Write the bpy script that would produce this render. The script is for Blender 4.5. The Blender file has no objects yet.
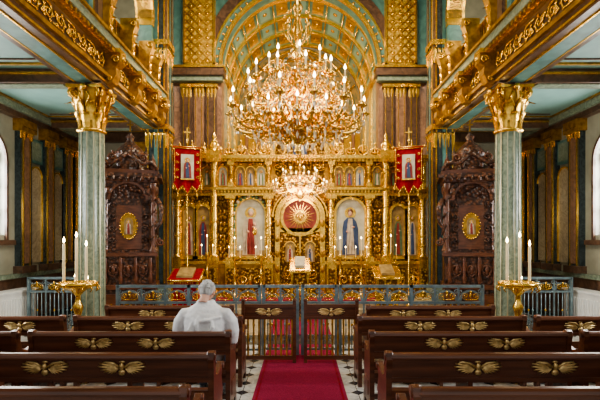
import bpy, math, random
from mathutils import Vector, Matrix
random.seed(7)
pi=math.pi
sin=math.sin; cos=math.cos

# ------------------------------------------------------------------ materials
def _nt(name):
    m=bpy.data.materials.new(name); m.use_nodes=True
    nt=m.node_tree; b=nt.nodes['Principled BSDF']
    return m,nt,b
def mat(name,c,c2=None,rough=.5,metal=0.,scale=6.,bump=0.,stretch=(1,1,1),dist=0.,detail=4,lo=.35,hi=.65,kind='noise',bscale=None,spec=None):
    m,nt,b=_nt(name)
    N=nt.nodes.new; L=nt.links.new
    tc=N('ShaderNodeTexCoord'); mp=N('ShaderNodeMapping'); mp.inputs['Scale'].default_value=stretch
    L(tc.outputs['Object'],mp.inputs['Vector'])
    if kind=='voronoi':
        t=N('ShaderNodeTexVoronoi'); t.inputs['Scale'].default_value=scale; fac=t.outputs['Distance']
    else:
        t=N('ShaderNodeTexNoise'); t.inputs['Scale'].default_value=scale; t.inputs['Detail'].default_value=detail
        t.inputs['Distortion'].default_value=dist; fac=t.outputs['Fac']
    L(mp.outputs['Vector'],t.inputs['Vector'])
    r=N('ShaderNodeValToRGB'); r.color_ramp.elements[0].position=lo; r.color_ramp.elements[1].position=hi
    c2=c2 or tuple(x*.8 for x in c)
    r.color_ramp.elements[0].color=(*c,1); r.color_ramp.elements[1].color=(*c2,1)
    L(fac,r.inputs['Fac']); L(r.outputs['Color'],b.inputs['Base Color'])
    b.inputs['Roughness'].default_value=rough; b.inputs['Metallic'].default_value=metal
    if spec is not None: b.inputs['Specular IOR Level'].default_value=spec
    if bump:
        bp=N('ShaderNodeBump'); bp.inputs['Strength'].default_value=bump; bp.inputs['Distance'].default_value=.02
        if bscale:
            t2=N('ShaderNodeTexNoise'); t2.inputs['Scale'].default_value=bscale; L(mp.outputs['Vector'],t2.inputs['Vector']); L(t2.outputs['Fac'],bp.inputs['Height'])
        else: L(fac,bp.inputs['Height'])
        L(bp.outputs['Normal'],b.inputs['Normal'])
    return m
GOLD=mat('gilded_metal',(.90,.58,.13),(.66,.37,.055),rough=.25,metal=.85,scale=14,bump=.15)
GOLDD=mat('old_gold',(.54,.31,.055),(.28,.14,.022),rough=.36,metal=.65,scale=10,bump=.3)
GREL=mat('gold_relief',(.80,.50,.10),(.15,.07,.014),rough=.32,metal=.7,scale=17,bump=1.0,kind='voronoi',lo=.12,hi=.52)  # dark brown end of the ramp paints shade into the relief's cavities
GMOS=mat('gold_mosaic',(.86,.60,.15),(.52,.31,.05),rough=.35,metal=.5,scale=22,bump=.5,kind='voronoi',lo=.1,hi=.6)
CANDGOLD=mat('chandelier_gold',(.95,.65,.20),(.68,.39,.07),rough=.2,metal=.9,scale=20,bump=.1)
BRASS=mat('pale_brass',(.78,.57,.27),(.50,.34,.14),rough=.32,metal=.8,scale=30,bump=.3)
WOOD=mat('pew_wood',(.145,.050,.023),(.075,.025,.012),rough=.28,scale=3,stretch=(.5,8,8),bump=.05)
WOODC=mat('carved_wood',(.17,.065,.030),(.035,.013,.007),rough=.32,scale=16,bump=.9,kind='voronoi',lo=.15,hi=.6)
BROWN=mat('brown_marble',(.14,.078,.048),(.065,.036,.023),rough=.28,scale=5,dist=2)
BROWNL=mat('rose_marble',(.30,.165,.10),(.16,.085,.052),rough=.28,scale=4,dist=3)
DARK=mat('dark_slate_marble',(.045,.060,.062),(.018,.026,.028),rough=.25,scale=5,dist=3)
TEAL=mat('teal_paint',(.19,.32,.275),(.15,.26,.225),rough=.5,scale=2)
TEALD=mat('teal_panel',(.085,.195,.17),(.045,.115,.10),rough=.45,scale=4,dist=1)
GREYG=mat('greygreen_marble',(.265,.315,.235),(.15,.19,.135),rough=.22,scale=6,dist=3)
FILLET=mat('column_fillet',(.52,.46,.29),(.38,.36,.24),rough=.3,metal=.3,scale=8)
CREAM=mat('cream_marble',(.50,.42,.29),(.29,.23,.15),rough=.3,scale=4,dist=4)
PLAST=mat('plaster',(.34,.33,.25),(.26,.255,.19),rough=.6,scale=3)
IRON=mat('painted_iron',(.25,.33,.36),(.15,.21,.235),rough=.35,metal=.35,scale=9)
RED=mat('red_carpet',(.29,.028,.065),(.21,.018,.043),rough=.95,scale=60,bump=.3,spec=.1)
BRED=mat('banner_velvet',(.28,.007,.014),(.17,.005,.009),rough=.8,scale=20,spec=.2)
WHITE=mat('white_paint',(.72,.72,.70),(.64,.64,.62),rough=.5)
WAX=mat('candle_wax',(.80,.66,.40),(.72,.56,.32),rough=.5)
SKINM=mat('skin',(.62,.36,.26),(.55,.30,.22),rough=.55,scale=12)
HAIR=mat('grey_hair',(.56,.55,.53),(.32,.31,.30),rough=.8,scale=30,stretch=(1,1,.3),bump=.8)
JACK=mat('jacket_cloth',(.76,.75,.75),(.60,.59,.60),rough=.85,scale=5,bump=.9,bscale=9)
TROU=mat('trouser_cloth',(.06,.06,.08),(.04,.04,.05),rough=.9)
SHOE=mat('shoe_leather',(.02,.018,.016),(.015,.012,.01),rough=.4)
BLUE=mat('robe_blue',(.05,.08,.18),(.025,.045,.10),rough=.6)
CRIM=mat('robe_crimson',(.29,.04,.03),(.17,.02,.017),rough=.6)
PALE=mat('robe_pale',(.54,.44,.32),(.35,.28,.22),rough=.6,scale=8)
OLIVE=mat('icon_green',(.12,.19,.09),(.06,.11,.05),rough=.6,scale=20)
ICBG=mat('icon_background',(.52,.49,.39),(.38,.34,.23),rough=.5,scale=5)
ICDK=mat('icon_gold_ground',(.38,.25,.09),(.20,.12,.04),rough=.5,scale=8)
PAINT=mat('fresco',(.42,.27,.10),(.07,.13,.11),rough=.6,scale=3.5,dist=2,detail=6)
BLK=mat('eye_dark',(.02,.02,.02),rough=.3)
PAPER=mat('book_page',(.45,.38,.27),rough=.7)
def emis(name,c,s):
    m,nt,b=_nt(name)
    b.inputs['Base Color'].default_value=(*c,1); b.inputs['Emission Color'].default_value=(*c,1); b.inputs['Emission Strength'].default_value=s
    return m
FLAME=emis('flame',(1.,.72,.34),34)
def glassm():
    m,nt,b=_nt('crystal'); b.inputs['Base Color'].default_value=(.97,.86,.64,1); b.inputs['Roughness'].default_value=.08
    b.inputs['Transmission Weight'].default_value=.7; b.inputs['IOR'].default_value=1.5; return m
CRYS=glassm()
def floorm():
    m,nt,b=_nt('marble_tiles'); N=nt.nodes.new; L=nt.links.new
    tc=N('ShaderNodeTexCoord')
    def mth(op,a=None,bv=None):
        n=N('ShaderNodeMath'); n.operation=op
        for i,v in enumerate((a,bv)):
            if v is None: continue
            if isinstance(v,(int,float)): n.inputs[i].default_value=v
            else: L(v,n.inputs[i])
        return n.outputs[0]
    sp=N('ShaderNodeSeparateXYZ'); L(tc.outputs['Object'],sp.inputs[0])
    T=.36
    def fr(o): return mth('ABSOLUTE',mth('SUBTRACT',mth('FRACT',mth('DIVIDE',o,T)),.5))
    ax=fr(sp.outputs[0]); ay=fr(sp.outputs[1])
    corner=mth('GREATER_THAN',mth('ADD',ax,ay),.76)
    joint=mth('GREATER_THAN',mth('MAXIMUM',ax,ay),.49)
    nz=N('ShaderNodeTexNoise'); nz.inputs['Scale'].default_value=4; nz.inputs['Distortion'].default_value=3; L(tc.outputs['Object'],nz.inputs['Vector'])
    r=N('ShaderNodeValToRGB'); r.color_ramp.elements[0].color=(.60,.58,.53,1); r.color_ramp.elements[1].color=(.40,.39,.37,1)
    r.color_ramp.elements[0].position=.4; r.color_ramp.elements[1].position=.65
    L(nz.outputs['Fac'],r.inputs['Fac'])
    mx=N('ShaderNodeMix'); mx.data_type='RGBA'; L(mth('MAXIMUM',corner,joint),mx.inputs[0]); L(r.outputs[0],mx.inputs[6]); mx.inputs[7].default_value=(.04,.04,.045,1)
    L(mx.outputs[2],b.inputs['Base Color']); b.inputs['Roughness'].default_value=.25
    return m
FLOOR=floorm()

# ------------------------------------------------------------------ builder
class B:
    def __init__(s,name,M=None):
        s.name=name; s.v=[]; s.f=[]; s.fm=[]; s.sm=[]; s.mats=[]; s.M=M
    def mi(s,m):
        if m not in s.mats: s.mats.append(m)
        return s.mats.index(m)
    def add(s,vs,fs,m,smooth=False):
        o=len(s.v)
        if s.M is not None: vs=[tuple(s.M@Vector(p)) for p in vs]
        s.v+=vs; i=s.mi(m)
        for f in fs:
            s.f.append([a+o for a in f]); s.fm.append(i); s.sm.append(smooth)
    def box(s,x0,x1,y0,y1,z0,z1,m):
        vs=[(x,y,z) for x in (x0,x1) for y in (y0,y1) for z in (z0,z1)]
        s.add(vs,[(0,1,3,2),(4,6,7,5),(0,4,5,1),(2,3,7,6),(0,2,6,4),(1,5,7,3)],m)
    def prism(s,poly,axis,a,b,m,smooth=False):
        n=len(poly)
        def P(u,v,w):
            return {'y':(u,w,v),'x':(w,u,v),'z':(u,v,w)}[axis]
        vs=[P(u,v,a) for u,v in poly]+[P(u,v,b) for u,v in poly]
        s.add(vs,[tuple(range(n)),tuple(range(2*n-1,n-1,-1))],m)
        s.add(vs,[(i,i+n,(i+1)%n+n,(i+1)%n) for i in range(n)],m,smooth)
    def lathe(s,c,prof,m,seg=12,smooth=True,sx=1,sy=1):
        vs=[];fs=[]
        n=len(prof)
        for r,z in prof:
            for k in range(seg):
                a=2*pi*k/seg; vs.append((c[0]+r*sx*cos(a),c[1]+r*sy*sin(a),c[2]+z))
        for i in range(n-1):
            for k in range(seg):
                k2=(k+1)%seg; fs.append((i*seg+k,i*seg+k2,(i+1)*seg+k2,(i+1)*seg+k))
        s.add(vs,fs,m,smooth)
        s.add([vs[k] for k in range(seg)],[tuple(range(seg-1,-1,-1))],m)
        s.add([vs[(n-1)*seg+k] for k in range(seg)],[tuple(range(seg))],m)
    def tube(s,pts,r,m,seg=6,sq=1.0):
        pts=[Vector(p) for p in pts]; n=len(pts)
        rr=r if isinstance(r,(list,tuple)) else [r]*n
        vs=[];fs=[];prev=None
        for i,p in enumerate(pts):
            t=(pts[min(i+1,n-1)]-pts[max(i-1,0)]).normalized()
            if prev is None:
                u=Vector((0,0,1)) if abs(t.z)<.9 else Vector((0,1,0))
                u=(u-t*u.dot(t)).normalized()
            else:
                u=prev-t*prev.dot(t)
                u=u.normalized() if u.length>1e-6 else t.orthogonal().normalized()
            prev=u; w=t.cross(u)
            for k in range(seg):
                a=2*pi*k/seg; vs.append(tuple(p+(u*cos(a)+w*sin(a)*sq)*rr[i]))
        for i in range(n-1):
            for k in range(seg):
                k2=(k+1)%seg; fs.append((i*seg+k,i*seg+k2,(i+1)*seg+k2,(i+1)*seg+k))
        fs.append(tuple(range(seg-1,-1,-1))); fs.append(tuple((n-1)*seg+k for k in range(seg)))
        s.add(vs,fs,m,True)
    def ball(s,c,r,m,sc=(1,1,1),seg=10,rings=6,rot=None):
        vs=[];fs=[]
        for i in range(rings+1):
            th=pi*i/rings
            for k in range(seg):
                a=2*pi*k/seg
                p=Vector((sc[0]*r*sin(th)*cos(a),sc[1]*r*sin(th)*sin(a),sc[2]*r*cos(th)))
                if rot is not None: p=rot@p
                vs.append((c[0]+p.x,c[1]+p.y,c[2]+p.z))
        for i in range(rings):
            for k in range(seg):
                k2=(k+1)%seg; fs.append((i*seg+k,(i+1)*seg+k,(i+1)*seg+k2,i*seg+k2))
        s.add(vs,fs,m,True)
    def octa(s,c,r,h,m):
        x,y,z=c
        s.add([(x+r,y,z),(x,y+r,z),(x-r,y,z),(x,y-r,z),(x,y,z+h*.4),(x,y,z-h*.6)],[(0,1,4),(1,2,4),(2,3,4),(3,0,4),(1,0,5),(2,1,5),(3,2,5),(0,3,5)],m)
    def ring(s,axis,cu,cv,r0,r1,a,b,m,n=24,a0=0,a1=pi,smooth=False):
        for i in range(n):
            t=a0+(a1-a0)*i/n; u=a0+(a1-a0)*(i+1)/n
            s.prism([(cu+r0*cos(t),cv+r0*sin(t)),(cu+r1*cos(t),cv+r1*sin(t)),(cu+r1*cos(u),cv+r1*sin(u)),(cu+r0*cos(u),cv+r0*sin(u))],axis,a,b,m)
    def archwall(s,axis,cu,r,zs,zt,a,b,m,n=20,half=None):
        half=half or r
        for i in range(n):
            t=pi*i/n; u=pi*(i+1)/n
            s.prism([(cu+r*cos(t),zs+r*sin(t)),(cu+r*cos(t),zt),(cu+r*cos(u),zt),(cu+r*cos(u),zs+r*sin(u))],axis,a,b,m)
        if half>r:
            for sg in (-1,1):
                u0=cu+sg*r;u1=cu+sg*half
                s.prism([(u0,zs),(u1,zs),(u1,zt),(u0,zt)],axis,a,b,m)
    def leaf(s,cx,cy,ang,r,z0,h,w,out,m):
        n=6; vs=[];fs=[]
        dx,dy=cos(ang),sin(ang); tx,ty=-dy,dx
        for i in range(n+1):
            t=i/n
            rr=r+out*(t**2.5); z=z0+h*(t if t<.85 else .85-(t-.85)*.8)
            if i==n: rr+=out*.3
            ww=w*(.55+.6*t-1.0*t**4)*.5*(1+.18*(i%2))
            for q,dr in ((-1,-.012),(0,.012),(1,-.012)):
                vs.append((cx+dx*(rr+dr)+tx*ww*q,cy+dy*(rr+dr)+ty*ww*q,z))
        for i in range(n):
            for q in range(2):
                a=i*3+q; fs.append((a,a+1,a+4,a+3))
        s.add(vs,fs,m,True)
    def finish(s,parent=None,mods=None):
        me=bpy.data.meshes.new(s.name)
        c=[sum(p[i] for p in (s.v[::max(1,len(s.v)//200)]))/len(s.v[::max(1,len(s.v)//200)]) for i in range(2)]
        z=min(p[2] for p in s.v); o=Vector((c[0],c[1],z))
        if parent is not None: o=Vector((0,0,0))
        me.from_pydata([tuple(Vector(p)-o) for p in s.v],[],s.f)
        for m in s.mats: me.materials.append(m)
        me.polygons.foreach_set('material_index',s.fm); me.polygons.foreach_set('use_smooth',s.sm)
        me.update()
        ob=bpy.data.objects.new(s.name,me); ob.location=o
        bpy.context.collection.objects.link(ob)
        if parent is not None: ob.parent=parent
        return ob
def XZspiral(cx,y,cz,r,turns,a0,d=1,n=14,rend=.15):
    return [(cx+r*(1-(1-rend)*i/n)*cos(a0+d*2*pi*turns*i/n),y,cz+r*(1-(1-rend)*i/n)*sin(a0+d*2*pi*turns*i/n)) for i in range(n+1)]
def scroll_xz(b,cx,y,cz,w,h,m,rad=.012,n=12):
    """mirrored pair of volutes with centre leaf"""
    r=h*.42
    for sg in (-1,1):
        c=cx+sg*(w*.5-r)
        pts=[(cx,y,cz-h*.45)]+[(p[0],p[1],p[2]) for p in XZspiral(c,y,cz,r,1.4,-pi/2,sg,n)]
        b.tube(pts,rad,m,5)
    b.ball((cx,y,cz),h*.22,m,(.6,.4,1.4),6,4)
def swap(pts,x):
    return [(x+(p[1]),p[0],p[2]) for p in pts]
def scroll_yz(b,x,cy,cz,w,h,m,rad=.015,n=12,flip=1):
    r=h*.40
    b.tube(swap([(cy-w*.5,0,cz-h*.4*flip)]+XZspiral(cy+w*.12,0,cz,r,1.5,-pi/2*flip,flip,n),x),rad,m,5)
    for k in range(5):
        a=k*1.3
        b.ball((x,cy+w*.12+r*1.05*cos(a),cz+r*1.05*sin(a)),h*.11,m,(.35,1.3,.8),6,4)
    for k in range(3):
        b.ball((x,cy-w*.3+.09*w*k,cz+h*.22*flip*(1-k*.6)),h*.14,m,(.35,1.4,.7),6,4)

# ------------------------------------------------------------------ room shell
X1=6.0; YN=7.4; YF=10.35; CEIL=9.6; XP=3.32
b=B('floor'); b.box(-X1-.3,X1+.3,-1.5,17.5,-.2,0,FLOOR); b.finish()
b=B('floor_dais'); b.box(-2.85,2.85,8.0,10.1,0,.17,CREAM); b.box(-2.85,2.85,9.8,10.1,.17,.34,CREAM); b.box(-3.6,3.6,10.1,17.4,0,.5,CREAM); b.finish()
for x,y0,y1,z in ((.57,-1.2,7.98,0),(.57,7.99,9.79,.17),(.57,9.79,10.09,.34),(2.4,10.095,10.68,.5)):
    b=B('red_carpet_runner'); b.box(-x,x,y0,y1,z,z+.012,RED)
    for q in (-1,1): b.box(q*(x-.05)-.012,q*(x-.05)+.012,y0,y1,z+.012,z+.0125,BRED)
    b.finish()
b=B('ceiling'); b.box(-X1-.3,X1+.3,-1.5,11.9,CEIL,CEIL+.2,TEAL); b.finish()

def side_wall(sg,nm):
    b=B(nm)
    xa,xb=(X1,X1+.3) if sg>0 else (-X1-.3,-X1)
    wins=[1.6,5.0,8.38]; hw=.55; z0=2.0; zs=3.5
    ys=[-1.5]+[v for w in wins for v in (w-hw,w+hw)]+[12.0]
    for i in range(0,len(ys),2): b.box(xa,xb,ys[i],ys[i+1],0,CEIL,PLAST)
    for w in wins:
        b.box(xa,xb,w-hw,w+hw,0,z0,PLAST)
        b.archwall('x',w,hw,zs,CEIL,xa,xb,PLAST,14)
    b.finish()
    xi=sg*X1
    for i,w in enumerate(wins):
        b=B('window_%d'%(i+1+(3 if sg>0 else 0)))
        xm=sg*(X1+.15)
        for dy in (-hw+.03,-.18,.18,hw-.03): b.box(xm-.03,xm+.03,w+dy-.025,w+dy+.025,z0,zs+(.45 if abs(dy)<.3 else 0.05),WHITE)
        for z in (z0+.03,2.5,3.0,3.5): b.box(xm-.03,xm+.03,w-hw,w+hw,z-.025,z+.025,WHITE)
        b.ring('x',w,zs,hw-.07,hw,xm-.04,xm+.04,WHITE,14)
        b.ring('x',w,zs,hw+.0,hw+.06,xi-sg*.05,xi,BROWN,14)
        for q in (-1,1): b.box(min(xi,xi-sg*.05),max(xi,xi-sg*.05),w+q*(hw+.03)-.03,w+q*(hw+.03)+.03,z0-.1,zs,BROWN)
        b.box(min(xi,xi-sg*.12),max(xi,xi-sg*.12),w-hw-.18,w+hw+.18,z0-.2,z0-.1,BROWN)
        b.finish()
    b=B('trim_%s'%nm[5:])
    def bx(t,y0,y1,z0_,z1_,m): 
        x_=xi-sg*t; b.box(min(xi,x_),max(xi,x_),y0,y1,z0_,z1_,m)
    bx(.06,-1.4,11.55,0,1.1,BROWN); bx(.1,-1.4,11.55,1.1,1.2,GREYG); bx(.12,-1.4,11.55,0,.18,DARK)
    for y in (-.2,3.3,6.75,7.45,9.45,10.35,11.2):
        bx(.12,y-.2,y+.2,1.2,4.4,DARK); bx(.14,y-.13,y-.10,1.3,4.2,GOLD); bx(.14,y+.10,y+.13,1.3,4.2,GOLD)
        bx(.15,y-.07,y+.07,1.4,4.1,BROWNL); bx(.2,y-.26,y+.26,4.2,4.45,GOLDD); bx(.2,y-.25,y+.25,1.2,1.35,BROWN)
        for q in (-.18,-.06,.06,.18): b.leaf(xi-sg*.14,y+q,(pi if sg>0 else 0),0,4.05,.3,.12,.08,GOLD)
    for y in (9.9,10.78,2.6,4.0):
        bx(.05,y-.22,y+.22,1.4,3.3,CREAM); 
        b.ring('x',y,3.3,0,.22,min(xi,xi-sg*.05),max(xi,xi-sg*.05),CREAM,10); b.ring('x',y,3.3,.22,.25,min(xi,xi-sg*.08),max(xi,xi-sg*.08),GOLD,10)
        bx(.08,y-.25,y-.22,1.4,3.3,GOLD); bx(.08,y+.22,y+.25,1.4,3.3,GOLD)
        bx(.07,y-.24,y+.24,3.62,4.15,TEALD); bx(.08,y-.18,y+.18,3.68,4.09,GREYG)
    bx(.16,-1.4,11.55,4.45,4.56,BROWN); bx(.24,-1.4,11.55,4.56,4.7,GREYG)
    b.finish()
side_wall(-1,'wall_left'); side_wall(1,'wall_right')

for sg,nm in ((-1,'left'),(1,'right')):
    b=B('ceiling_aisle_'+nm)
    xs=sorted((sg*3.62,sg*X1)); b.box(xs[0],xs[1],-1.4,11.6,4.72,5.2,TEAL)
    for y0,y1 in ((.3,3.7),(3.9,YN-.25),(YN+.25,YF-.2),(YF+.2,11.5)):
        xo=sorted((sg*3.95,sg*5.75))
        for (a,c,d,e) in ((xo[0],xo[1],y0+.12,y0+.17),(xo[0],xo[1],y1-.17,y1-.12),(xo[0],xo[0]+.05,y0+.12,y1-.12),(xo[1]-.05,xo[1],y0+.12,y1-.12)):
            b.box(a,c,d,e,4.69,4.72,GOLDD)
        b.box(xo[0]+.16,xo[1]-.16,y0+.3,y0+.33,4.70,4.72,BROWN); b.box(xo[0]+.16,xo[1]-.16,y1-.33,y1-.3,4.70,4.72,BROWN)
    b.finish()
    b=B('trim_cross_beams_'+nm)
    for y in (.15,3.8,YN,YF):
        b.box(min(sg*3.75,sg*5.76),max(sg*3.75,sg*5.76),y-.16,y+.16,4.5,4.72,BROWN)
        b.box(min(sg*3.75,sg*5.76),max(sg*3.75,sg*5.76),y-.19,y+.19,4.62,4.66,GOLD)
        b.box(min(sg*3.95,sg*5.6),max(sg*3.95,sg*5.6),y-.09,y+.09,4.485,4.5,GREYG)
    b.finish()
for sg,nm in ((-1,'left'),(1,'right')):
    b=B('wall_end_aisle_'+nm)
    xs=sorted((sg*3.3,sg*X1)); b.box(xs[0],xs[1],11.6,11.9,0,CEIL,PLAST)
    cx=sg*4.75
    b.box(xs[0],xs[1],11.54,11.6,0,1.2,BROWN)
    for q in (-1.05,-.62,.62,1.05):
        b.box(cx+q-.13,cx+q+.13,11.46,11.6,1.2,4.4,DARK); b.box(cx+q-.04,cx+q+.04,11.44,11.46,1.3,4.3,GOLD)
        b.box(cx+q-.17,cx+q+.17,11.42,11.6,4.2,4.45,GOLDD)
    b.box(cx-.42,cx+.42,11.56,11.6,1.5,3.3,CREAM); b.ring('y',cx,3.3,0,.42,11.56,11.6,CREAM,14)
    b.ring('y',cx,3.3,.42,.5,11.5,11.6,GOLD,14)
    for q in (-1,1): b.box(cx+q*.46-.04,cx+q*.46+.04,11.5,11.6,1.5,3.3,GOLD)
    b.box(xs[0],xs[1],11.45,11.6,4.45,4.7,BROWN)
    b.finish()

# ------------------------------------------------------------------ entablature + gallery
YE=10.09
for sg,nm in ((-1,'left'),(1,'right')):
    b=B('trim_entablature_'+nm)
    def bx(xa,xb,y0,y1,z0,z1,m): b.box(min(sg*xa,sg*xb),max(sg*xa,sg*xb),y0,y1,z0,z1,m)
    bx(3.22,3.75,-1.4,YE,4.47,4.60,BROWN)
    bx(3.36,3.62,-1.2,YE,4.457,4.47,TEALD)
    bx(3.34,3.36,-1.2,YE,4.45,4.47,GOLD); bx(3.62,3.64,-1.2,YE,4.45,4.47,GOLD)
    bx(3.20,3.23,-1.4,YE,4.50,4.53,GOLD)
    bx(3.17,3.75,-1.4,YE,4.60,4.66,GOLDD)
    bx(3.24,3.75,-1.4,YE,4.66,5.02,BROWN)
    bx(3.14,3.75,-1.4,YE,5.02,5.09,GOLD)
    bx(3.06,3.75,-1.4,YE,5.09,5.22,GREYG)
    bx(3.02,3.75,-1.4,YE,5.22,5.27,GOLDD)
    y=.2; k=0
    while y<YE-.1:
        if min(abs(y-q) for q in (YN,YF,3.8))>.2: scroll_yz(b,sg*3.225,y,4.84,.30,.26,GOLD,.013,12,1 if k%2 else -1)
        y+=.30; k+=1
    y=-1.3
    while y<YE-.1: bx(3.08,3.14,y,y+.06,5.03,5.09,GOLD); y+=.12
    for y in (3.8,YN,YN+1.0,YN+1.95,YE-.16):
        bx(2.98,3.3,y-.13,y+.13,5.0,5.08,GOLD)
        prof=[(2.98,5.0),(2.98,4.86),(3.06,4.78),(3.05,4.66),(3.12,4.52),(3.24,4.47),(3.3,4.47),(3.3,5.0)]
        b.prism([(sg*u,v) for u,v in prof],'y',y-.1,y+.1,GOLDD)
        for q in (-.11,.11):
            b.tube([(sg*(3.06+.07*(1-i/12*.8)*cos(i*.75)),y+q,4.90+.07*(1-i/12*.8)*sin(i*.75)) for i in range(12)],.016,GOLD,5)
            b.tube([(sg*(3.16+.05*(1-i/12*.8)*cos(i*.75)),y+q,4.58+.05*(1-i/12*.8)*sin(i*.75)) for i in range(12)],.013,GOLD,5)
        for k in range(3): b.leaf(sg*3.06+sg*.05*k,y,(pi if sg>0 else 0),0,4.86-.14*k,.2,.18,.07,GOLD)
        b.ball((sg*2.98,y,4.93),.05,GOLD)
        b.prism([(sg*u,v) for u,v in [(3.1,6.1),(3.1,5.98),(3.17,5.8),(3.18,5.5),(3.26,5.3),(3.4,5.3),(3.4,6.1)]],'y',y-.08,y+.08,GOLDD)
        for q in (-.09,.09):
            b.tube([(sg*(3.16+.07*(1-i/12*.8)*cos(i*.75)),y+q,6.0+.07*(1-i/12*.8)*sin(i*.75)) for i in range(12)],.016,GOLD,5)
        for k in range(4): b.leaf(sg*3.16+sg*.01*k,y,(pi if sg>0 else 0),0,5.8-.16*k,.22,.17,.07,GOLD)
    b.finish()
    b=B('wall_gallery_arcade_'+nm)
    xa,xb=sorted((sg*3.35,sg*3.65))
    for y0,y1 in ((-1.4,3.55),(4.05,7.15),(7.65,YE)):
        cy=(y0+y1)/2; hw=(y1-y0)/2; r=min(hw-.19,1.25)
        b.box(xa,xb,y0,y1,5.27,5.35,BROWN)
        b.box(xa+.05,xb-.05,y0,y1,5.95,6.03,GREYG); b.box(xa+.03,xb-.03,y0,y1,5.93,5.95,GOLD)
        k=y0+.12
        while k<y1-.1: b.lathe((sg*3.5,k,5.35),[(.035,0),(.05,.08),(.06,.18),(.025,.35),(.04,.5),(.04,.6)],GOLDD,8); k+=.2
        b.archwall('x',cy,r,6.9,CEIL,xa,xb,BROWN,18,hw)
        b.ring('x',cy,6.9,r,r+.06,xa-.05,xb+.05,GOLD,18)
        b.ring('x',cy,6.9,r+.13,r+.17,xa-.03,xb+.03,GOLD,18)
        b.ring('x',cy,6.9,r+.06,r+.13,xa-.01,xb+.01,TEALD,18)
        for q in (-1,1):
            for z in (7.9,8.5): scroll_yz(b,sg*3.33,cy+q*(hw-.25),z,.3,.4,GOLD,.02,12,q)
            b.box(xa-.02,xb+.02,cy+q*(hw-.1)-.08,cy+q*(hw-.1)+.08,6.75,6.9,GOLD)
            b.box(xa,xb,cy+q*(hw-.1)-.07,cy+q*(hw-.1)+.07,5.35,6.75,TEALD)
    for y in (3.8,YN):
        b.box(sg*3.5-.22,sg*3.5+.22,y-.25,y+.25,5.27,CEIL,BROWN)
        for q in (-.13,0,.13):
            b.box(min(sg*3.25,sg*3.3),max(sg*3.25,sg*3.3),y+q-.03,y+q+.03,6.2,9.4,(GOLD if q else TEALD))
            b.box(sg*3.5+q-.03,sg*3.5+q+.03,y-.28,y-.25,5.4,9.4,(GOLD if q else TEALD))
        for q in range(4): b.leaf(sg*3.27,y-.18+.12*q,(pi if sg>0 else 0),0,6.35,.4,.14,.1,GOLD)
    b.finish()
    b=B('wall_gallery_back_'+nm)
    xs=sorted((sg*5.4,sg*5.5)); b.box(xs[0],xs[1],-1.4,11.6,5.2,CEIL,PAINT)
    for y in (5.6,8.9):
        b.ring('x',y,7.0,.9,1.05,sg*5.35-.04,sg*5.35+.05,GOLD,16)
        b.ring('x',y,7.0,0,.9,sg*5.38-.02,sg*5.38+.02,TEAL,16)
    b.finish()
    b=B('chancel_pier_'+nm)
    y=YF
    b.box(sg*XP-.25,sg*XP+.25,y-.2,y+.2,.5,CEIL,BROWN)
    for q,mm,w in ((-.18,GOLD,.015),(-.10,DARK,.05),(0,TEALD,.04),(.055,GOLD,.012),(.12,DARK,.05),(.19,GOLD,.015)):
        b.box(sg*XP+q-w,sg*XP+q+w,y-.225,y-.2,.9,CEIL,mm)
        b.box(min(sg*(XP-.25),sg*(XP-.27)),max(sg*(XP-.25),sg*(XP-.27)),y+q*.8-w,y+q*.8+w,.9,CEIL,mm)
    b.box(sg*XP-.28,sg*XP+.28,y-.24,y+.24,.5,.85,GREYG)
    for z in (4.45,6.4):
        b.box(sg*XP-.30,sg*XP+.30,y-.24,y+.24,z,z+.12,GOLD)
        for q in range(5):
            b.leaf(sg*XP-.2+.1*q,y-.22,-pi/2,0,z-.42,.42,.12,.03,GOLD)
            b.leaf(sg*(XP-.26),y-.2+.1*q,(pi if sg>0 else 0),0,z-.42,.42,.12,.05,GOLD)
    b.finish()

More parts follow.
